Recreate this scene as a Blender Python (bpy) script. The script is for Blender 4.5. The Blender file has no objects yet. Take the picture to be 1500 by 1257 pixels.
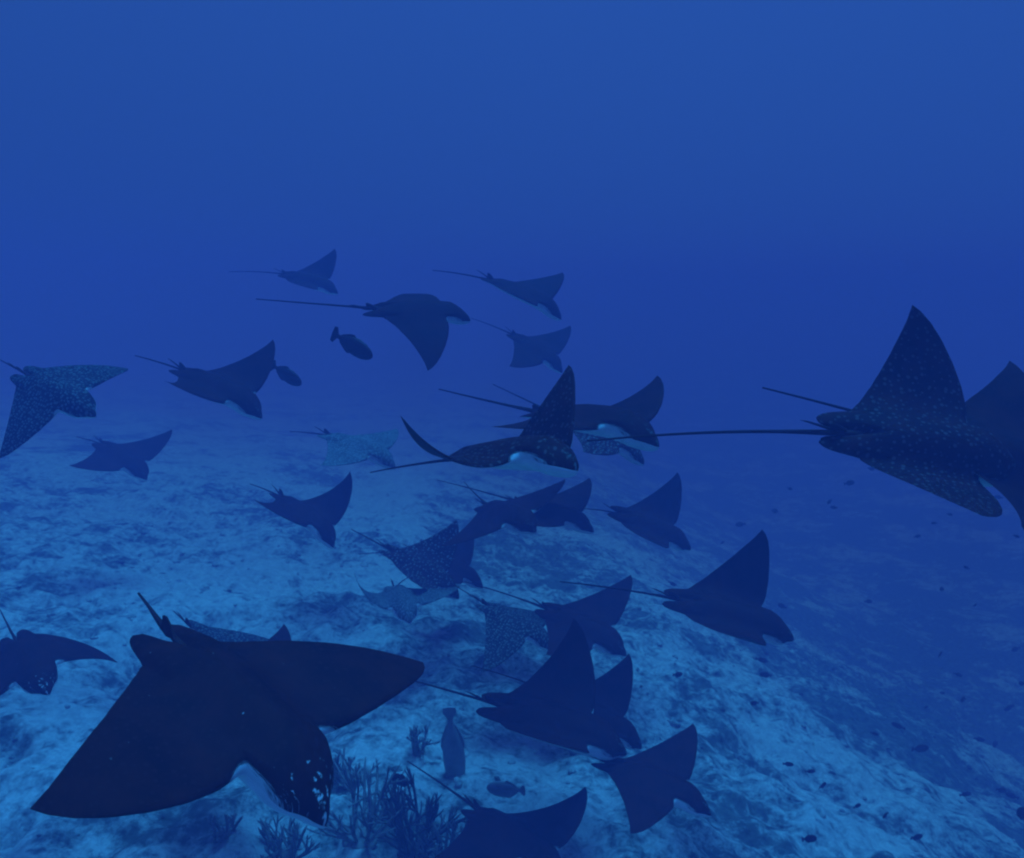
import bpy, math, random
import numpy as np
from mathutils import Vector, Matrix, noise as mnoise

# ------------------------------------------------------------------ camera, world, sun, exposure
sc = bpy.context.scene
col = sc.collection
R = math.radians
CAM = np.array([0.0, 0.0, 4.0])
PITCH = R(12)
cam_data = bpy.data.cameras.new('camera')
cam_data.sensor_fit = 'HORIZONTAL'
cam_data.angle = R(75)
cam_data.clip_start = 0.05
cam_data.clip_end = 600
cam = bpy.data.objects.new('camera', cam_data)
cam.location = CAM
cam.rotation_euler = (R(90) - PITCH, 0, 0)
col.objects.link(cam)
sc.camera = cam

SUN_EL, SUN_AZ = R(74), R(35)          # azimuth clockwise from +Y (straight ahead), so ahead and to the right
# daylight at about fifteen metres down: open water glows the same blue all round
w = bpy.data.worlds.new('World'); sc.world = w; w.use_nodes = True
nt = w.node_tree; nt.nodes.clear()
bg = nt.nodes.new('ShaderNodeBackground'); bg.inputs['Strength'].default_value = 1.0
tc = nt.nodes.new('ShaderNodeTexCoord'); dp = nt.nodes.new('ShaderNodeVectorMath'); dp.operation = 'DOT_PRODUCT'
nt.links.new(tc.outputs['Generated'], dp.inputs[0])
dp.inputs[1].default_value = (math.sin(SUN_AZ) * math.cos(SUN_EL), math.cos(SUN_AZ) * math.cos(SUN_EL), math.sin(SUN_EL))
glow = nt.nodes.new('ShaderNodeMath'); glow.operation = 'MULTIPLY_ADD'; glow.inputs[1].default_value = .60; glow.inputs[2].default_value = .86
nt.links.new(dp.outputs['Value'], glow.inputs[0]); nt.links.new(glow.outputs[0], bg.inputs['Strength'])   # a little brighter towards the sun, as under water
bg.inputs['Color'].default_value = (*(0.0116, 0.055, 0.252), 1)
wo = nt.nodes.new('ShaderNodeOutputWorld')
nt.links.new(bg.outputs[0], wo.inputs[0])

# the sun, its red already taken by the water above and its edge spread by the waves
sd = bpy.data.lights.new('sun', 'SUN'); sd.energy = 5.0; sd.angle = R(30); sd.color = (0.02, 0.345, 1.0)
sun = bpy.data.objects.new('sun', sd); col.objects.link(sun)
sdir = Vector((math.sin(SUN_AZ) * math.cos(SUN_EL), math.cos(SUN_AZ) * math.cos(SUN_EL), math.sin(SUN_EL)))
sun.rotation_euler = sdir.to_track_quat('Z', 'Y').to_euler()
sun.location = (20, 20, 40)

vs = sc.view_settings
vs.view_transform = 'Standard'; vs.look = 'None'; vs.gamma = 1.0; vs.use_curve_mapping = False
vs.exposure = 0.43
sc.cycles.use_denoising = True
sc.cycles.max_bounces = 6
sc.cycles.volume_bounces = 4
sc.cycles.filter_width = 2.2

F = 750 / math.tan(R(37.5))
FW = np.array([0, math.cos(PITCH), -math.sin(PITCH)]); UP = np.array([0, math.sin(PITCH), math.cos(PITCH)])
def pixray(px, py):
    v = FW + np.array([1.0, 0, 0]) * (px - 750) / F - UP * (py - 628.5) / F
    return v / np.linalg.norm(v)

# ------------------------------------------------------------------ helpers
def tag(o, label=None, cat=None, group=None, kind=None):
    if label: o['label'] = label
    if cat: o['category'] = cat
    if group: o['group'] = group
    if kind: o['kind'] = kind
    return o
def mesh_obj(name, verts, faces, mats, parent=None, smooth=True, mat_idx=None):
    me = bpy.data.meshes.new(name)
    me.from_pydata([tuple(map(float, v)) for v in verts], [], [tuple(map(int, f)) for f in faces])
    for m in (mats if isinstance(mats, (list, tuple)) else [mats]): me.materials.append(m)
    if smooth: me.polygons.foreach_set('use_smooth', [True] * len(me.polygons))
    if mat_idx is not None: me.polygons.foreach_set('material_index', list(mat_idx))
    me.update()
    o = bpy.data.objects.new(name, me); col.objects.link(o)
    if parent is not None: o.parent = parent
    return o
def tube(path, radii, n=6):
    path = [np.array(p, float) for p in path]; V = []; Fc = []
    for i, p in enumerate(path):
        d = path[min(i + 1, len(path) - 1)] - path[max(i - 1, 0)]; d = d / (np.linalg.norm(d) + 1e-9)
        a = np.cross(d, [0.13, 0.27, 0.95]); a /= np.linalg.norm(a) + 1e-9; b = np.cross(d, a)
        for k in range(n):
            t = 2 * math.pi * k / n
            V.append(p + radii[i] * (math.cos(t) * a + math.sin(t) * b))
    for i in range(len(path) - 1):
        for k in range(n):
            Fc.append((i * n + k, i * n + (k + 1) % n, (i + 1) * n + (k + 1) % n, (i + 1) * n + k))
    Fc.append(tuple(range(n - 1, -1, -1))); Fc.append(tuple((len(path) - 1) * n + k for k in range(n)))
    return V, Fc
def join(parts):
    V = []; Fc = []
    for v, f in parts:
        o = len(V); V += list(v); Fc += [tuple(i + o for i in q) for q in f]
    return V, Fc
def ellipsoid(c, r, nu=8, nv=6):
    V = []; Fc = []
    for i in range(nv + 1):
        ph = math.pi * i / nv
        for k in range(nu):
            t = 2 * math.pi * k / nu
            V.append((c[0] + r[0] * math.sin(ph) * math.cos(t), c[1] + r[1] * math.sin(ph) * math.sin(t), c[2] + r[2] * math.cos(ph)))
    for i in range(nv):
        for k in range(nu): Fc.append((i * nu + k, (i + 1) * nu + k, (i + 1) * nu + (k + 1) % nu, i * nu + (k + 1) % nu))
    return V, Fc

# ------------------------------------------------------------------ materials
def new_mat(name):
    m = bpy.data.materials.new(name); m.use_nodes = True
    nt = m.node_tree; b = nt.nodes['Principled BSDF']
    return m, nt, b
def N(nt, t, **kw):
    n = nt.nodes.new(t)
    for k, v in kw.items(): setattr(n, k, v)
    return n
def ramp(nt, fac, a, b, ca, cb):
    r = N(nt, 'ShaderNodeValToRGB'); r.color_ramp.elements[0].position = a; r.color_ramp.elements[1].position = b
    r.color_ramp.elements[0].color = (*ca, 1); r.color_ramp.elements[1].color = (*cb, 1)
    nt.links.new(fac, r.inputs[0]); return r.outputs[0]
def mixc(nt, fac, a, b):
    n = N(nt, 'ShaderNodeMix'); n.data_type = 'RGBA'
    if isinstance(fac, float): n.inputs[0].default_value = fac
    else: nt.links.new(fac, n.inputs[0])
    for s, v in ((n.inputs[6], a), (n.inputs[7], b)):
        if isinstance(v, tuple): s.default_value = (*v, 1)
        else: nt.links.new(v, s)
    return n.outputs[2]
def noise_tex(nt, vec, scale, detail=6, rough=.6):
    n = N(nt, 'ShaderNodeTexNoise'); n.inputs['Scale'].default_value = scale; n.inputs['Detail'].default_value = detail; n.inputs['Roughness'].default_value = rough
    if vec is not None: nt.links.new(vec, n.inputs['Vector'])
    return n.outputs[0]

def back_material(name, base, spot, radius, scale, fleck=.10):
    m, nt, b = new_mat(name)
    at = N(nt, 'ShaderNodeAttribute'); at.attribute_name = 'rest'
    v = N(nt, 'ShaderNodeTexVoronoi'); v.voronoi_dimensions = '2D'; v.inputs['Scale'].default_value = scale; v.inputs['Randomness'].default_value = .85
    nt.links.new(at.outputs['Vector'], v.inputs['Vector'])
    sep = N(nt, 'ShaderNodeSeparateXYZ'); nt.links.new(at.outputs['Vector'], sep.inputs[0])
    # each spot its own size
    wn = N(nt, 'ShaderNodeSeparateColor'); nt.links.new(v.outputs['Color'], wn.inputs[0])
    mul = N(nt, 'ShaderNodeMath', operation='MULTIPLY_ADD'); nt.links.new(wn.outputs[0], mul.inputs[0]); mul.inputs[1].default_value = radius * .9; mul.inputs[2].default_value = radius * .45
    sub = N(nt, 'ShaderNodeMath', operation='SUBTRACT'); nt.links.new(mul.outputs[0], sub.inputs[0]); nt.links.new(v.outputs['Distance'], sub.inputs[1])
    mr = N(nt, 'ShaderNodeMapRange'); mr.inputs[1].default_value = -.03; mr.inputs[2].default_value = .06
    nt.links.new(sub.outputs[0], mr.inputs[0])
    # pale flecks on head and snout
    fl = noise_tex(nt, at.outputs['Vector'], 26, 3, .6)
    hd = N(nt, 'ShaderNodeMapRange'); hd.inputs[1].default_value = .40; hd.inputs[2].default_value = .62; hd.inputs[3].default_value = 0; hd.inputs[4].default_value = .16
    nt.links.new(sep.outputs[0], hd.inputs[0])
    ad = N(nt, 'ShaderNodeMath', operation='ADD'); nt.links.new(fl, ad.inputs[0]); nt.links.new(hd.outputs[0], ad.inputs[1])
    fm = N(nt, 'ShaderNodeMapRange'); fm.inputs[1].default_value = .72; fm.inputs[2].default_value = .80
    nt.links.new(ad.outputs[0], fm.inputs[0])
    blot = noise_tex(nt, at.outputs['Vector'], 5, 5, .6)
    bc = ramp(nt, blot, .35, .7, tuple(c * .6 for c in base), tuple(c * 1.5 for c in base))
    c1 = mixc(nt, mr.outputs[0], bc, spot)
    c2 = mixc(nt, fm.outputs[0], c1, (fleck, fleck, fleck))
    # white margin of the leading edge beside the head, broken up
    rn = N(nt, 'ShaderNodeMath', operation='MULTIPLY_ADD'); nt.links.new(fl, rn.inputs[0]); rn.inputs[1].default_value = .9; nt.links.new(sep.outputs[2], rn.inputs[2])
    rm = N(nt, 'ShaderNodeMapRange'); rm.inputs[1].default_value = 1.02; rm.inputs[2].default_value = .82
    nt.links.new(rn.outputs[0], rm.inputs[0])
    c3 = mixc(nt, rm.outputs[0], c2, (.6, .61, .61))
    nt.links.new(c3, b.inputs['Base Color'])
    b.inputs['Roughness'].default_value = .7; b.inputs['Specular IOR Level'].default_value = .05
    return m
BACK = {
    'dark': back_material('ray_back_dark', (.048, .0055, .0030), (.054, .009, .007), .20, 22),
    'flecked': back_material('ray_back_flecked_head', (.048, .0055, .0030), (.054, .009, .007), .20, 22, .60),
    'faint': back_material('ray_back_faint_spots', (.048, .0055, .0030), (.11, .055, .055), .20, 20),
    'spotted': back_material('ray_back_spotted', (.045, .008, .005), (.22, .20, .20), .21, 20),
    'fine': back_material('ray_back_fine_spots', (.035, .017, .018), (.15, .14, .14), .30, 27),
    'pale': back_material('ray_back_pale_lit', (.10, .095, .095), (.22, .21, .21), .32, 27),  # light on backs tilted towards it, painted in as a paler colour
}
def belly_material():
    m, nt, b = new_mat('ray_belly')
    at = N(nt, 'ShaderNodeAttribute'); at.attribute_name = 'rest'
    n = noise_tex(nt, at.outputs['Vector'], 9, 5, .6)
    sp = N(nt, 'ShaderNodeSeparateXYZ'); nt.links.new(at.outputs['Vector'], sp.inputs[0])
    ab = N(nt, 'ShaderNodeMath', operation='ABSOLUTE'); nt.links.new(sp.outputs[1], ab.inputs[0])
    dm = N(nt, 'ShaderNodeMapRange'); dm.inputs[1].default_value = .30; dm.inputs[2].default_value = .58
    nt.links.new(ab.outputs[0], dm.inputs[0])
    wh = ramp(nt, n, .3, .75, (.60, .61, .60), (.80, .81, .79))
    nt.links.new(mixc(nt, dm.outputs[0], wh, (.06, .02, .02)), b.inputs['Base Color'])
    b.inputs['Roughness'].default_value = .7; b.inputs['Specular IOR Level'].default_value = .2
    return m
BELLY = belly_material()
def plain(name, c, rough=.8, var=.3, scale=6):
    m, nt, b = new_mat(name)
    tc = N(nt, 'ShaderNodeTexCoord'); n = noise_tex(nt, tc.outputs['Object'], scale, 4)
    nt.links.new(ramp(nt, n, .3, .7, tuple(x * (1 - var) for x in c), tuple(x * (1 + var) for x in c)), b.inputs['Base Color'])
    b.inputs['Roughness'].default_value = rough; b.inputs['Specular IOR Level'].default_value = .2
    return m
M_TAIL = plain('ray_tail', (.05, .007, .004))
M_EYE = plain('ray_eye', (.006, .006, .007), .3)
M_FISH = plain('dark_fish', (.05, .009, .007), .6)
M_FISH2 = plain('grey_fish', (.28, .26, .26), .6)
M_CORAL = plain('soft_coral', (.09, .055, .055), .9, .5, 14)
M_CORAL2 = plain('soft_coral_light', (.20, .17, .16), .9, .5, 14)
M_ROCK = None

def seabed_material():
    m, nt, b = new_mat('seabed_sand_and_turf')
    g = N(nt, 'ShaderNodeNewGeometry'); P = g.outputs['Position']
    big = noise_tex(nt, P, .35, 4, .55)
    mid = noise_tex(nt, P, 1.7, 8, .68)
    fine = noise_tex(nt, P, 9, 8, .7)
    grit = noise_tex(nt, P, 45, 4, .7)
    # patch mask: sums of noises
    a = N(nt, 'ShaderNodeMath', operation='MULTIPLY_ADD'); nt.links.new(big, a.inputs[0]); a.inputs[1].default_value = .9; nt.links.new(mid, a.inputs[2])
    c = N(nt, 'ShaderNodeMath', operation='MULTIPLY_ADD'); nt.links.new(fine, c.inputs[0]); c.inputs[1].default_value = .55; nt.links.new(a.outputs[0], c.inputs[2])
    # the reef rock gets more turf down the slope (to +x)
    sep = N(nt, 'ShaderNodeSeparateXYZ'); nt.links.new(P, sep.inputs[0])
    sl = N(nt, 'ShaderNodeMapRange'); sl.inputs[1].default_value = -3; sl.inputs[2].default_value = 8; sl.inputs[3].default_value = .06; sl.inputs[4].default_value = -.10
    nt.links.new(sep.outputs[0], sl.inputs[0])
    d = N(nt, 'ShaderNodeMath', operation='ADD'); nt.links.new(c.outputs[0], d.inputs[0]); nt.links.new(sl.outputs[0], d.inputs[1])
    mk = N(nt, 'ShaderNodeMapRange'); mk.inputs[1].default_value = 1.12; mk.inputs[2].default_value = 1.30
    nt.links.new(d.outputs[0], mk.inputs[0])
    sand = ramp(nt, fine, .28, .74, (.22, .23, .23), (.64, .64, .63))
    sand2 = mixc(nt, .35, sand, ramp(nt, grit, .3, .7, (.13, .13, .13), (.58, .58, .57)))
    # small dark tufts of algae and sponge
    blot = noise_tex(nt, P, 4.2, 5, .7)
    bm_ = N(nt, 'ShaderNodeMapRange'); bm_.inputs[1].default_value = .59; bm_.inputs[2].default_value = .68; bm_.inputs[4].default_value = .8
    nt.links.new(blot, bm_.inputs[0])
    sand3 = mixc(nt, bm_.outputs[0], sand2, (.06, .07, .08))
    turf = ramp(nt, fine, .3, .75, (.03, .035, .035), (.19, .20, .19))
    colr = mixc(nt, mk.outputs[0], turf, sand3)
    nt.links.new(colr, b.inputs['Base Color'])
    b.inputs['Roughness'].default_value = .95; b.inputs['Specular IOR Level'].default_value = .05
    bp = N(nt, 'ShaderNodeBump'); bp.inputs['Strength'].default_value = .6; bp.inputs['Distance'].default_value = .05
    nt.links.new(fine, bp.inputs['Height']); nt.links.new(bp.outputs[0], b.inputs['Normal'])
    return m
M_BED = seabed_material()

# ------------------------------------------------------------------ seabed
rng = np.random.default_rng(7)
def lattice_noise(x, y, seed):
    xi = np.floor(x).astype(np.int64); yi = np.floor(y).astype(np.int64); fx = x - xi; fy = y - yi
    def h(i, j):
        n = (i * 374761393 + j * 668265263 + seed * 1442695041) & 0xffffffff
        n = ((n ^ (n >> 13)) * 1274126177) & 0xffffffff
        return ((n ^ (n >> 16)) & 0xffff) / 65535.0
    ux = fx * fx * fx * (fx * (fx * 6 - 15) + 10); uy = fy * fy * fy * (fy * (fy * 6 - 15) + 10)
    a = h(xi, yi) * (1 - ux) + h(xi + 1, yi) * ux; b = h(xi, yi + 1) * (1 - ux) + h(xi + 1, yi + 1) * ux
    return a * (1 - uy) + b * uy - .5
def rotn(x, y, sc_, ang, seed):
    c, s = math.cos(ang), math.sin(ang); return lattice_noise((c * x - s * y) * sc_, (s * x + c * y) * sc_, seed)
def ground(x, y):
    x = np.asarray(x, float); y = np.asarray(y, float)
    slope = 0.13 * (x + 3) + 0.185 * (y - 4.6)
    z = .15 - 7.0 * np.tanh(slope / 7.0) - .32 * np.log1p(np.exp(np.clip((x - 2.0) * 1.2, -30, 30))) / 1.2 * np.exp(-np.maximum(0, x - 12) / 12)
    z = z + .55 * rotn(x, y, .16, .4, 1) + .30 * rotn(x, y, .42, 1.1, 2) + .26 * rotn(x, y, .95, 2.0, 3)
    z = z + .22 * (0.25 - np.abs(rotn(x, y, 1.9, .7, 4))) + .13 * rotn(x, y, 4.1, 1.6, 5) + .07 * rotn(x, y, 8.7, .2, 6)
    return z
def ground_hit(px, py):
    d = pixray(px, py); t = 1.0
    for i in range(900):
        p = CAM + d * t
        if p[2] <= ground(p[0], p[1]): return t
        t += .04
    return None
def spaced(lo, hi, dense_lo, dense_hi, step):
    a = list(np.arange(dense_lo, dense_hi, step)); s = step; v = a[-1]
    while v < hi: s *= 1.12; v += s; a.append(min(v, hi))
    s = step; v = dense_lo; pre = []
    while v > lo: s *= 1.12; v -= s; pre.append(max(v, lo))
    return np.array(pre[::-1] + a)
gx = spaced(-80, 80, -9, 11, .06); gy = spaced(-40, 120, 1.5, 17, .06)
X, Y = np.meshgrid(gx, gy); Z = ground(X, Y)
nx, ny = len(gx), len(gy)
me = bpy.data.meshes.new('seabed')
co = np.stack([X, Y, Z], -1).reshape(-1, 3)
ii = (np.arange(ny - 1)[:, None] * nx + np.arange(nx - 1)[None]).reshape(-1)
quads = np.stack([ii, ii + 1, ii + nx + 1, ii + nx], -1)
me.vertices.add(len(co)); me.vertices.foreach_set('co', co.ravel())
me.loops.add(quads.size); me.loops.foreach_set('vertex_index', quads.ravel().astype(np.int32))
me.polygons.add(len(quads)); me.polygons.foreach_set('loop_start', np.arange(0, quads.size, 4, dtype=np.int32))
me.polygons.foreach_set('use_smooth', np.ones(len(quads), bool))
me.materials.append(M_BED); me.update(); me.validate()
seabed = bpy.data.objects.new('seabed', me); col.objects.link(seabed)
tag(seabed, 'pale sandy reef slope mottled with dark turf under the rays', None, None, 'structure')

# ------------------------------------------------------------------ sea water: one closed box of even volume
zlo = float(Z.min()) - 1.0; zhi = 5.6
bx = [(x, y, z) for z in (zlo, zhi) for x, y in ((-84, -44), (84, -44), (84, 124), (-84, 124))]
wm = bpy.data.materials.new('sea_water'); wm.use_nodes = True
nt = wm.node_tree; nt.nodes.clear()
pv = nt.nodes.new('ShaderNodeVolumePrincipled'); om = nt.nodes.new('ShaderNodeOutputMaterial')
nt.links.new(pv.outputs[0], om.inputs['Volume'])
pv.inputs['Color'].default_value = (*(0.2, 0.176, 0.455), 1)
pv.inputs['Absorption Color'].default_value = (*(0.653, 0.126, 0.0), 1)
pv.inputs['Density'].default_value = 0.08
pv.inputs['Anisotropy'].default_value = -0.2
haze = mesh_obj('haze', bx, [(3, 2, 1, 0), (4, 5, 6, 7), (0, 1, 5, 4), (1, 2, 6, 5), (2, 3, 7, 6), (3, 0, 4, 7)], wm, smooth=False)
tag(haze, 'deep blue sea water surrounding the whole school', None, None, 'stuff')

# ------------------------------------------------------------------ eagle rays
S_L = np.array([0, .03, .06, .09, .12, .145, .165, .18, .19, .21, .26, .35, .5, .65, .8, .9, .97, 1.0])
LEAD = np.array([.685, .665, .622, .592, .57, .54, .50, .44, .36, .343, .348, .350, .322, .275, .210, .150, .088, .040])
S_T = np.array([0, .02, .035, .06, .10, .13, .155, .172, .185, .20, .25, .35, .5, .65, .8, .9, .97, 1.0])
TRAIL = np.array([-.46, -.50, -.59, -.635, -.645, -.62, -.56, -.48, -.415, -.405, -.36, -.28, -.18, -.095, -.025, .014, .032, .038])
HALF = np.concatenate([np.array([0, .02, .04, .06, .08, .10, .12, .135, .15, .16, .17, .18, .19, .2, .22, .25, .29]), np.linspace(.34, .94, 16), np.array([.965, .985, 1.0])])
def wing_curve(a0, a1):
    t = np.linspace(0, 1, 201); k = np.clip((t - .1) / .2, 0, 1); th = k * a0 + a1 * t * k
    y = np.concatenate([[0], np.cumsum((np.cos(th[1:]) + np.cos(th[:-1])) / 2 * np.diff(t))])
    z = np.concatenate([[0], np.cumsum((np.sin(th[1:]) + np.sin(th[:-1])) / 2 * np.diff(t))])
    return t, y, z, th
NU = 26
def ray_mesh(S, aL, aR, tw, swL, swR, twR, full=0.0):
    ss = np.concatenate([-HALF[:0:-1], HALF]); n = len(ss)
    u = (1 - np.cos(np.linspace(0, math.pi, NU))) / 2
    top = np.zeros((n, NU, 3)); bot = np.zeros((n, NU, 3)); rest = np.zeros((n, NU, 2))
    for i, s in enumerate(ss):
        a = abs(s); ld = np.interp(a, S_L, LEAD); tr = np.interp(a, S_T, TRAIL)
        ful = full * 4 * max(0., a - .2) * (1 - a); ld += ful; tr -= ful * .55      # fuller, rounder wing edges
        x = ld + (tr - ld) * u
        df = ld - x; dr = x - tr
        rf = .03 + .09 * math.exp(-(a / .22) ** 2)
        ef = np.sqrt(np.clip(1 - (1 - np.minimum(df / rf, 1)) ** 2, 0, 1)); er = np.minimum(dr / .22, 1) ** .8
        B = np.interp(x, [-.65, -.5, -.4, -.2, 0, .2, .4, .5, .6, .7], [.10, .22, .40, .78, 1.0, 1.08, 1.0, .85, .55, .35])
        Bb = np.interp(x, [-.65, -.4, -.1, .25, .45, .6, .7], [.08, .35, .8, .9, 1.2, .8, .5])
        zt = (.115 * math.exp(-(a / .19) ** 2) * B + .034 * (1 - .85 * a)) * ef * er
        zb = -(.078 * math.exp(-(a / .20) ** 2) * Bb + .010 * (1 - .7 * a)) * ef * er
        t, yy, zz, th = wing_curve(*(aL if s >= 0 else aR))
        y0 = np.interp(a, t, yy); z0 = np.interp(a, t, zz); h = np.interp(a, t, th); sw = swL if s >= 0 else swR
        sg = 1 if s >= 0 else -1
        droop = -.32 * np.maximum(0, x - .42) - .10 * np.maximum(0, -.42 - x)
        for arr, z in ((top, zt), (bot, zb)):
            arr[i, :, 0] = x + sw * a * a
            arr[i, :, 1] = sg * (y0 - math.sin(h) * z)
            arr[i, :, 2] = z0 + math.cos(h) * z + droop - (tw if s >= 0 else twR) * a * (x - .03)
        rest[i, :, 0] = x; rest[i, :, 1] = s
    V = list((top * S).reshape(-1, 3)); nb = len(V)
    idb = -np.ones((n, NU), int); V2 = []
    for i in range(n):
        for j in range(NU):
            if i in (0, n - 1) or j in (0, NU - 1): idb[i, j] = i * NU + j
            else: idb[i, j] = nb + len(V2); V2.append(bot[i, j] * S)
    V += V2
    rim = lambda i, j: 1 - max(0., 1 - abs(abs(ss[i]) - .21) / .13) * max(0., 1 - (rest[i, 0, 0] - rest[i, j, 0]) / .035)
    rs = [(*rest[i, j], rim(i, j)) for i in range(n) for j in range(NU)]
    rs += [(*rest[i, j], -1.) for i in range(n) for j in range(NU) if not (i in (0, n - 1) or j in (0, NU - 1))]
    Fc = []; mi = []
    for i in range(n - 1):
        for j in range(NU - 1):
            Fc.append((i * NU + j, i * NU + j + 1, (i + 1) * NU + j + 1, (i + 1) * NU + j)); mi.append(0)
            q = (idb[i, j], idb[i + 1, j], idb[i + 1, j + 1], idb[i, j + 1])
            if len(set(q)) == 4: Fc.append(q); mi.append(1)
            elif len(set(q)) == 3:
                Fc.append(tuple(dict.fromkeys(q))); mi.append(1)
    return V, Fc, mi, rs
def eagle_ray(name, q, tail_tip, label, mat, group='eagle rays swimming in the school'):
    root = bpy.data.objects.new(name, None); col.objects.link(root)
    root.empty_display_size = .2
    root.location = q[:3]; root.rotation_euler = q[3:6]
    S = math.exp(q[6])
    V, Fc, mi, rs = ray_mesh(S, (q[7], q[8]), (q[9], q[10]), q[11], q[12], q[13], q[14], q[15] if len(q) > 15 else 0.0)
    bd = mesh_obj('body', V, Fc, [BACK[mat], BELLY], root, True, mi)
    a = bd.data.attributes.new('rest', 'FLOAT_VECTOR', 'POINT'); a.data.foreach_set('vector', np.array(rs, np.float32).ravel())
    # tail: whip from the disc's rear, curving to its tip
    p0 = np.array([-.36, 0, .022]); p2 = np.array(tail_tip); L = np.linalg.norm(p2 - p0)
    p1 = (p0 + np.array([-1, 0, .02]) * L * .45) * .45 + (p0 * .55 + p2 * .45) * .55
    ts = np.linspace(0, 1, 22); path = [((1 - t) ** 2 * p0 + 2 * t * (1 - t) * p1 + t * t * p2) * S for t in ts]
    rad = [max(.004, .026 * (1 - t * 3) + .012 * min(1, t * 3) if t < .333 else .012 - .006 * (t - .333) * 1.5) * S for t in ts]
    tv, tf = tube(path, rad, 7); mesh_obj('tail', tv, tf, M_TAIL, root)
    # dorsal fin at the tail's base and the sting behind it
    out = np.array([(-.47, .03), (-.53, .07), (-.58, .088), (-.605, .08), (-.595, .05), (-.585, .02), (-.53, .012)])
    dv = []; df = []
    for sgn in (-1, 1):
        for x, z in out: dv.append((x * S, sgn * (.010 if z < .05 else .004) * S, z * S))
    k = len(out); df = [tuple(range(k)), tuple(range(2 * k - 1, k - 1, -1))] + [(i, k + i, k + (i + 1) % k, (i + 1) % k) for i in range(k)]
    mesh_obj('dorsal_fin', dv, df, M_TAIL, root, False)
    sv, sf = tube([np.array(p) * S for p in ((-.58, 0, .02), (-.66, 0, .038), (-.74, .005, .048), (-.79, .006, .05))], [.010 * S, .009 * S, .006 * S, .001 * S], 5)
    mesh_obj('sting', sv, sf, M_TAIL, root)
    for sg in (1, -1):
        ev, ef = ellipsoid((.43 * S, sg * .148 * S, .018 * S), (.026 * S, .020 * S, .024 * S), 10, 8)
        mesh_obj('eye', ev, ef, M_EYE, root)
    tag(root, label, 'ray', group)
    return root
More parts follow.
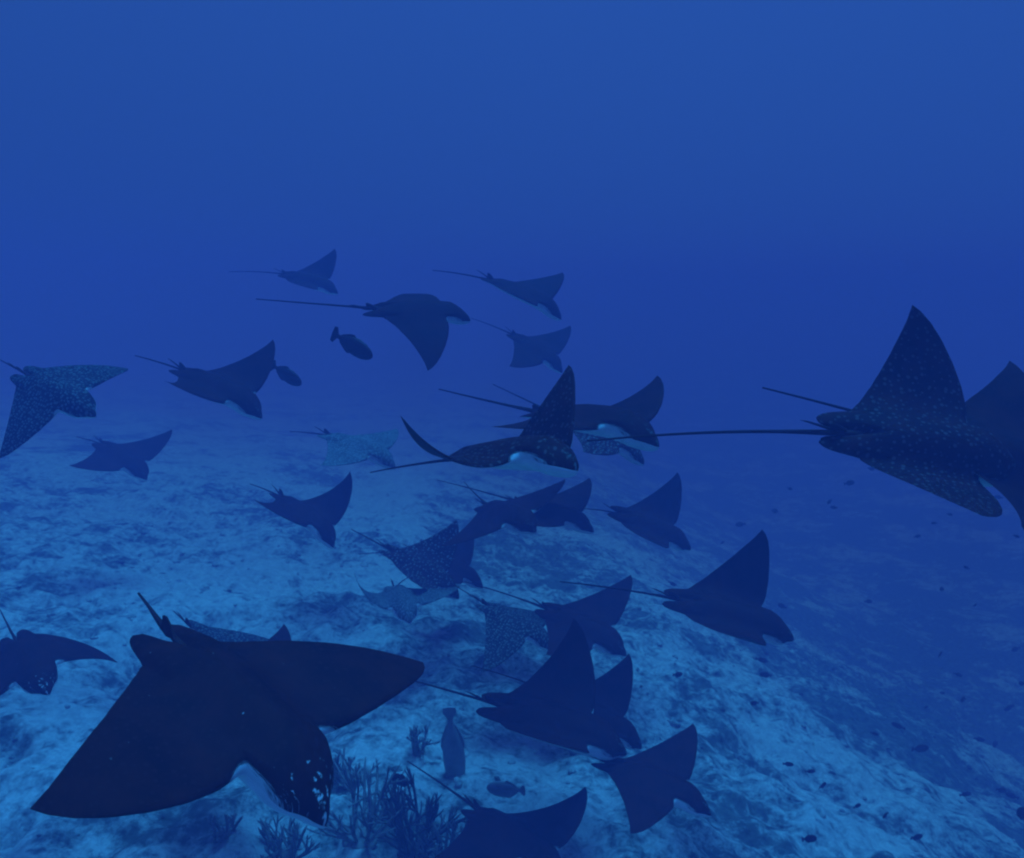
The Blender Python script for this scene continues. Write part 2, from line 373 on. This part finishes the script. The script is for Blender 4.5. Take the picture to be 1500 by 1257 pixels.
RAY_DATA = [
    ((-3.7579, 12.5952, 4.1095, 0.4231, 0.2809, -0.1287, -0.1382, 0.475, 0.2335, 0.3258, 0.3687, -0.0025, 0.1407, 0.1135, -0.021), (-1.729, -0.166, -0.246), 'dark', 'small distant dark ray highest of the school with level tail'),
    ((-1.0469, 7.4004, 3.7314, 0.3463, 0.0572, 0.2871, -0.1043, 0.3859, -0.9782, -0.1949, -0.3836, -0.0004, 0.0135, -0.0074, -0.0692), (-1.819, 0.016, 0.062), 'dark', 'dark ray with both wings drooping and a long straight tail'),
    ((0.1367, 9.6344, 3.8941, 0.1094, 0.4098, -0.3234, -0.0264, 0.3538, 0.1891, 0.1708, 0.1859, -0.0009, 0.1836, 0.1303, 0.0001), (-1.415, -0.067, -0.22), 'dark', 'distant ray with pale belly line and thin kinked tail near the top of the school'),
    ((0.3984, 11.4025, 2.9544, 0.175, 0.5072, -0.5079, -0.104, 0.374, 0.2181, -0.0143, -0.0148, -0.0007, 0.0535, 0.0481, 0.0), (-1.486, -0.103, -0.162), 'dark', 'distant dark ray seen as a four-cornered kite shape'),
    ((-3.1337, 7.0323, 2.9444, 0.069, 0.3785, -0.3228, -0.1181, 0.523, 0.3611, 0.2768, 0.2818, -0.0008, -0.0006, 0.0183, -0.0001), (-1.207, -0.065, -0.084), 'dark', 'dark ray beside a small oval fish, wings spread and nose down'),
    ((-4.0904, 5.8902, 3.1034, 0.5759, 0.353, -0.3639, -0.3213, 0.08, -0.8902, -0.1347, -0.4459, 0.0013, 0.0384, 0.0101, 0.0005), (-0.947, 0.0, 0.016), 'fine', 'white spotted ray with broad arched wings over the pale sand slope'),
    ((-5.864, 9.7073, 1.499, 0.044, 0.3862, -0.4421, -0.1592, 0.363, 0.1979, 0.1501, 0.1748, -0.0009, 0.0188, 0.0468, 0.0003), (-1.041, -0.121, -0.094), 'dark', 'faint blue ray low over the sand with narrow upturned wing tip'),
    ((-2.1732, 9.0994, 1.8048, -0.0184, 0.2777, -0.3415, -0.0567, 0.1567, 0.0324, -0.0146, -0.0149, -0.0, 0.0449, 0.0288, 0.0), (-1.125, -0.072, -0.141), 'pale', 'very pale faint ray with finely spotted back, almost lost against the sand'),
    ((-2.4636, 7.5161, 1.3529, -0.3793, 0.3608, -0.6094, -0.1436, 0.6711, 1.0302, 0.1369, 0.1153, 0.0051, -0.033, -0.0596, -0.0005), (-1.079, -0.063, -0.12), 'dark', 'dark ray over the sand with both wing tips raised like a bowl'),
    ((-0.0087, 3.9656, 2.9694, -0.308, -0.2159, -0.8932, -0.1231, 1.548, -0.4506, -0.9181, 1.8385, 0.0397, -0.0481, 0.0258, 0.3091), (-2.182, 0.015, -0.092), 'faint', 'white bellied spotted ray with wings lifted in a wide curve'),
    ((0.5891, 5.1963, 2.9428, -0.1172, -0.0262, -0.8337, 0.0314, 0.1513, 0.6144, -0.0, -0.0, -0.0078, -0.0549, -0.0, 0.0), (-1.935, 0.008, 0.099), 'dark', 'dark ray behind the white bellied ray with its pointed wing up'),
    ((1.0405, 7.8801, 2.2384, -0.002, 0.3848, -0.3093, -0.0693, 0.257, 0.1351, 0.0208, 0.02, -0.0, -0.055, -0.0416, -0.0), (-1.565, 0.002, 0.027), 'spotted', 'bluish ray half hidden below the wing of the one behind the white bellied ray'),
    ((-0.0869, 7.6694, 1.319, 0.2256, -0.0612, -1.0059, -0.0766, 0.1332, 0.0108, 0.0, 0.0, -0.0, 0.016, 0.0006, -0.0282), (-1.248, 0.12, 0.162), 'dark', 'dark ray directly under the white bellied ray, rear of an overlapping pair'),
    ((0.4806, 7.9381, 1.2384, 0.0225, 0.1158, -0.5379, -0.1237, 0.3002, 0.1493, 0.1609, 0.1712, -0.0006, 0.0897, 0.0622, 0.0), (-1.987, -0.025, -0.032), 'dark', 'front ray of the overlapping pair under the white bellied ray'),
    ((1.7094, 7.8709, 1.0824, 0.3534, 0.3542, -0.2675, -0.183, 0.6387, 0.3515, 0.421, 0.4119, -0.0031, 0.0386, -0.0065, -0.0004), (-0.998, -0.108, -0.105), 'dark', 'dark ray with tall thin upright wing following the overlapping pair'),
    ((-1.1229, 7.6654, 0.6006, 0.112, 0.5351, -0.1226, -0.1488, 0.5597, 0.3729, 0.3285, 0.3204, -0.0013, 0.0176, 0.0206, -0.0003), (-1.151, -0.021, -0.01), 'spotted', 'strongly white spotted ray with thin curved tail over open sand'),
    ((-0.9197, 8.6229, 0.2297, 0.027, 0.4116, -0.0982, -0.1395, 0.4314, 0.2896, 0.2348, 0.2288, -0.0005, 0.0452, 0.0339, -0.0003), (-1.324, -0.198, -0.328), 'dark', 'dark ray hidden behind the strongly white spotted one, wing tip showing'),
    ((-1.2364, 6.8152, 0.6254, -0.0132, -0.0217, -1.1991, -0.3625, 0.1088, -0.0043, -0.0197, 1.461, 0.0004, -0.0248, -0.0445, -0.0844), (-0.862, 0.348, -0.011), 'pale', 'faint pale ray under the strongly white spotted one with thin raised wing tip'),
    ((0.0153, 6.234, 0.6642, -0.1376, 0.2756, -0.5266, -0.369, 0.0786, -0.4376, -0.3174, -0.3732, -0.0, 0.0325, 0.0698, -0.0008), (-1.092, 0.007, 0.033), 'fine', 'densely spotted ray with one wing pointing straight down'),
    ((0.7059, 6.3697, 0.5466, 0.1657, 0.1479, -0.6545, -0.1998, 0.3634, 0.1581, 0.2285, 0.2593, -0.0019, 0.1445, 0.0948, 0.0003), (-1.846, -0.144, -0.118), 'dark', 'dark ray ahead of the densely spotted one with sharp triangular wing'),
    ((0.271, 4.1497, 1.0101, 0.1171, 0.2023, -0.1971, -0.2035, 0.5189, 0.3352, 0.7608, 0.0048, -0.0012, -0.056, 0.0131, -0.0816), (-1.237, -0.012, 0.007), 'dark', 'large black ray with tall pointed wing and pale speckled snout'),
    ((0.6501, 4.5668, 0.7634, 0.0928, 0.4181, -0.2801, -0.5199, 0.5419, 0.3628, 0.3989, 0.3918, -0.0011, 0.0309, -0.0121, -0.0003), (-1.736, -0.166, -0.165), 'dark', 'dark ray mostly hidden behind the large black ray with pale snout'),
    ((0.9238, 3.9103, 0.7369, -0.2199, 0.0323, -0.5364, -0.4759, 0.4557, 0.1093, 0.2284, -0.4115, 0.0142, 0.151, 0.1074, 0.0531), (-1.359, 0.002, 0.024), 'dark', 'dark ray seen from above as a four-pointed star shape'),
    ((-0.0052, 3.6126, 0.5681, -0.3252, -0.1317, -0.8766, -0.3581, 0.1552, 0.4269, -0.0, 0.0, -0.0198, -0.0573, -0.0, -0.0), (-1.775, -0.033, -0.027), 'dark', 'dark ray low over the corals with its long tail trailing behind'),
    ((1.8012, 5.1481, 1.3176, 0.3105, 0.2084, -0.2254, -0.1829, 0.728, 0.549, 0.4635, 0.4599, -0.001, 0.1123, -0.025, -0.0132), (-1.697, -0.121, -0.106), 'dark', 'dark ray with tall triangular wing and rounded pelvic fins over the lower slope'),
    ((2.4299, 3.8859, 3.068, 0.8426, 0.1705, -0.0583, -0.0785, -0.0972, 0.794, 0.6812, 0.2401, -0.0561, -0.1273, -0.1625, 0.1545, 0.05), (-2.111, -0.311, -0.155), 'faint', 'large dark ray with faint spots, wings spread upright and very long tail'),
    ((3.0207, 3.9881, 2.9691, 0.8222, 0.3071, -0.1309, -0.0853, 0.1034, -0.3628, 0.4908, 0.319, 0.021, 0.1381, -0.3464, 0.8725), (-1.646, -0.05, -0.021), 'dark', 'dark ray overlapped by the large faintly spotted one ahead of it'),
    ((-1.0044, 2.1325, 2.5372, -0.2332, 0.3114, -0.6059, -0.2142, 0.6296, -0.8094, 0.0685, 0.3539, 0.0355, 0.2516, 0.2622, -0.1527, 0.055), (-0.902, 0.055, 0.011), 'flecked', 'biggest black ray with broad outstretched wings and white flecks round its head'),
    ((-2.1558, 4.403, 1.417, -0.1257, 0.4062, -0.4983, -0.5351, 0.0924, -0.6243, -0.0001, -0.0001, 0.0112, 0.0112, 0.0258, 0.0), (-0.867, 0.04, -0.016), 'fine', 'spotted ray mostly hidden behind the biggest black ray'),
    ((-1.7152, 4.0368, 1.3835, -0.1521, 0.4795, 0.182, -0.5248, 0.4868, 0.1403, 0.1596, 0.1552, 0.0001, 0.0044, 0.0065, -0.0002), (-0.677, -0.008, -0.004), 'dark', 'dark ray hidden behind the biggest black ray, only a wing tip showing'),
    ((-3.1552, 3.9374, 1.6342, 0.2216, 0.1507, -0.7158, -0.5733, -0.0915, -1.1172, 0.0151, -0.8978, -0.0108, 0.1711, -0.0834, -0.0029), (-1.203, 0.029, 0.022), 'flecked', 'dark ray behind the wing of the biggest one with wings arched down'),
]
for q, tail_tip, mat, label in RAY_DATA:
    eagle_ray('eagle_ray', q, tail_tip, label, mat)

# ------------------------------------------------------------------ fish
def fish_parts(H, T, tailh):
    # nose at +x .5, tail root at -.38; H half height, T half thickness (for a length of 1)
    xs = [.50, .47, .40, .28, .12, -.05, -.20, -.31, -.38]
    hs = [.02, .34, .62, .88, 1.0, .93, .66, .34, .20]
    V = []; Fc = []; n = 12
    for x, h in zip(xs, hs):
        for k in range(n):
            t = 2 * math.pi * k / n; V.append((x, T * min(1, h * 1.1) * math.cos(t), H * h * math.sin(t)))
    for i in range(len(xs) - 1):
        for k in range(n): Fc.append((i * n + k, i * n + (k + 1) % n, (i + 1) * n + (k + 1) % n, (i + 1) * n + k))
    Fc.append(tuple(range(n))[::-1]); Fc.append(tuple((len(xs) - 1) * n + k for k in range(n)))
    def slab(pts, th):
        k = len(pts); v = [(x, -th, z) for x, z in pts] + [(x, th, z) for x, z in pts]
        return v, [tuple(range(k)), tuple(range(2 * k - 1, k - 1, -1))] + [(i, k + i, k + (i + 1) % k, (i + 1) % k) for i in range(k)]
    h0 = H * .2
    tail = slab([(-.35, h0), (-.40, h0 * 1.4), (-.46, tailh), (-.52, tailh * .9), (-.53, 0), (-.52, -tailh * .9), (-.46, -tailh), (-.40, -h0 * 1.4), (-.35, -h0)], .012)
    dors = slab([(.02, H * .9), (-.06, H * 1.08), (-.14, H * .96), (-.30, H * .46), (-.33, H * .24), (-.2, H * .5)], .010)
    anal = slab([(-.2, -H * .5), (-.33, -H * .24), (-.30, -H * .46), (-.14, -H * .96), (-.06, -H * 1.08), (.02, -H * .9)], .010)
    return (V, Fc), tail, dors, anal
def scale_part(p, L): return [tuple(c * L for c in v) for v in p[0]], p[1]
def orient(o, d, yaw, pitch, roll=0): o.rotation_euler = (roll, pitch, yaw)
def big_fish(name, px, py, d, length, yaw, pitch, label, mat, H=.19, T=.08, tailh=.17, roll=0):
    root = bpy.data.objects.new(name, None); col.objects.link(root); root.empty_display_size = .1
    root.location = CAM + pixray(px, py) * d
    orient(root, d, yaw, pitch, roll)
    for nm, p in zip(('body', 'tail_fin', 'dorsal_fin', 'anal_fin'), fish_parts(H, T, tailh)):
        v, f = scale_part(p, length); mesh_obj(nm, v, f, mat, root, nm == 'body')
    tag(root, label, 'fish'); return root
big_fish('reef_fish', 517, 506, 7.0, .50, R(-20), R(27), 'dark oval fish with square tail below the ray with drooping wings', M_FISH)
big_fish('reef_fish', 420, 549, 8.4, .44, R(-15), R(30), 'dark oval fish just off the raised wing tip of a ray', M_FISH, H=.2)
def low_d(px, py, d, k=.86):
    h = ground_hit(px, py); return d if h is None else min(d, h * k)
big_fish('reef_fish', 664, 1098, low_d(664, 1098, 7, .9), .78, R(0), R(86), 'large grey fish hanging head down over the pale sand', M_FISH2, H=.125, T=.09, tailh=.075)
big_fish('reef_fish', 740, 1156, low_d(740, 1156, 7, .92), .30, R(170), R(4), 'small grey fish low over the sand behind a ray', M_FISH2, H=.24, tailh=.15)
big_fish('reef_fish', 588, 1143, low_d(588, 1143, 7, .9), .20, R(150), R(10), 'small dark fish beside the dark bushy soft coral', M_FISH, H=.25, tailh=.16)
big_fish('reef_fish', 1499, 1192, low_d(1499, 1192, 8, .7), .22, R(200), R(-40), 'dark fish deep over the turf of the lower reef slope', M_FISH, H=.24)
SPECKS = [(97,192,12),(207,149,11),(445,60,12),(515,14,9),(395,138,8),(255,78,7),(662,230,7),(740,398,9),(845,450,7),(505,438,9),(230,452,11),
    (735,606,10),(792,672,8),(808,750,13),(955,777,12),(975,590,9),(165,625,13),(177,672,14),(142,762,10),(600,835,13),(672,907,18),(860,878,10),
    (910,893,13),(815,1053,11),(930,1040,11),(963,1058,11),(250,957,11),(320,980,11),(360,1025,12),(318,1195,16),(660,1190,15),(920,105,8),
    (978,230,6),(765,160,6),(715,188,6),(690,775,6),(742,730,6),(818,330,6),(995,700,8),(40,250,7),(525,860,8),(560,1120,9),(470,1090,9)]
specks = [(1040 + x / 2.178, 680 + y / 2.178, s * .95) for x, y, s in SPECKS]
specks += [(985, 855, 10), (993, 988, 12), (1105, 1030, 9), (1215, 735, 9)]
small = join(fish_parts(.27, .09, .17)); small_me = None
for i, (px, py, s) in enumerate(specks):
    d = low_d(px, py, 12.5 + 5 * rng.random(), .82); L = 1.15 * s * d / F
    if small_me is None:
        o = mesh_obj('small_fish', small[0], small[1], M_FISH); small_me = o.data
    else:
        o = bpy.data.objects.new('small_fish', small_me); col.objects.link(o)
    o.location = CAM + pixray(px, py) * d; o.scale = (L, L, L)
    o.rotation_euler = (R(rng.uniform(-10, 10)), R(rng.uniform(-25, 25)), R(rng.uniform(-40, 40) + (180 if rng.random() < .4 else 0)))
    tag(o, 'tiny dark oval fish scattered in open water over the reef slope', 'fish', 'tiny dark fish in open water')

# ------------------------------------------------------------------ soft corals
def coral(px, py, height, width, nb, label, mat, seed, spread=.9):
    d = ground_hit(px, py)
    if d is None: return
    base = CAM + pixray(px, py) * d
    base[2] = ground(base[0], base[1]) - .02
    rg = np.random.default_rng(seed); parts = []
    root = bpy.data.objects.new('soft_coral', None); col.objects.link(root); root.empty_display_size = .1; root.location = base
    v, f = ellipsoid((0, 0, 0.01), (width * .22, width * .2, .06), 10, 6); mesh_obj('holdfast', v, f, mat, root)
    def branch(p, d0, L, r, depth):
        path = [p]; rr = [r]; d0 = d0 / np.linalg.norm(d0); k = 7; bend = rg.normal(size=3) * .10
        for i in range(k):
            d0 = d0 + np.array([0, 0, .10]) + bend * .5 + rg.normal(size=3) * .06; d0 /= np.linalg.norm(d0)
            path.append(path[-1] + d0 * L / k); rr.append(r * (1 - .35 * (i + 1) / k))
            if depth < 2 and i in (1, 3, 4) and rg.random() < .75:
                sd_ = d0 + rg.normal(size=3) * .55; branch(path[-1], sd_, L * (1 - i / k) * .75, rr[-1] * .8, depth + 1)
        rr[-1] = rr[-1] * .4
        parts.append(tube(path, rr, 5))
    for b in range(nb):
        a = 2 * math.pi * (b + rg.random()) / nb; t = spread * (.35 + .65 * rg.random())
        dv = np.array([math.cos(a) * t * width / height, math.sin(a) * t * width / height, 1.0])
        branch(np.array([math.cos(a) * .03, math.sin(a) * .03, 0]), dv, height * (.65 + .35 * rg.random()), .014, 0)
    v, f = join(parts); mesh_obj('branches', v, f, mat, root)
    tag(root, label, 'coral', 'soft corals on the reef'); return root
coral(606, 1252, .62, .55, 15, 'tallest bushy dark soft coral on the sand', M_CORAL, 1)
coral(528, 1232, .58, .60, 14, 'wide loose soft coral with curved branches beside the tallest one', M_CORAL2, 2, 1.2)
coral(420, 1262, .36, .40, 12, 'low dark soft coral below the snout of the biggest ray', M_CORAL2, 3)
coral(330, 1228, .18, .24, 9, 'small tufted soft coral under the wing of the biggest ray', M_CORAL2, 4)
coral(612, 1104, .30, .20, 8, 'small upright soft coral alone on open sand', M_CORAL2, 5, .6)
coral(575, 1190, .25, .35, 10, 'low spreading soft coral behind the tallest bushy one', M_CORAL2, 6)
coral(650, 1262, .40, .40, 12, 'dark soft coral close against the tallest bushy one', M_CORAL2, 7)
coral(505, 1150, .30, .26, 9, 'thin branched soft coral ahead of the biggest ray', M_CORAL2, 8)
coral(706, 1222, .22, .3, 9, 'low dark soft coral under the tail of a ray', M_CORAL2, 9)

# ------------------------------------------------------------------ rubble lying on the sand (uncountable)
def rubble():
    V = []; Fc = []; rg = np.random.default_rng(11)
    for i in range(1300):
        x = rg.uniform(-8, 9); y = rg.uniform(2, 15); z = float(ground(x, y))
        s = .015 + .035 * rg.random() ** 3
        if rg.random() < .03: s *= 1.8
        v, f = ellipsoid((0, 0, 0), (s * rg.uniform(.7, 1.5), s * rg.uniform(.7, 1.4), s * rg.uniform(.4, .9)), 6, 4)
        v = np.array(v) * (1 + .25 * rg.normal(size=(len(v), 1))); a = rg.random() * 6.3; c, sn = math.cos(a), math.sin(a)
        o = len(V)
        V += [(x + c * p[0] - sn * p[1], y + sn * p[0] + c * p[1], z + p[2] + s * .1) for p in v]
        Fc += [tuple(k + o for k in q) for q in f]
    o = mesh_obj('rubble', V, Fc, M_BED, None, True); tag(o, 'coral rubble strewn over the pale sand', 'rubble', None, 'stuff')
rubble()
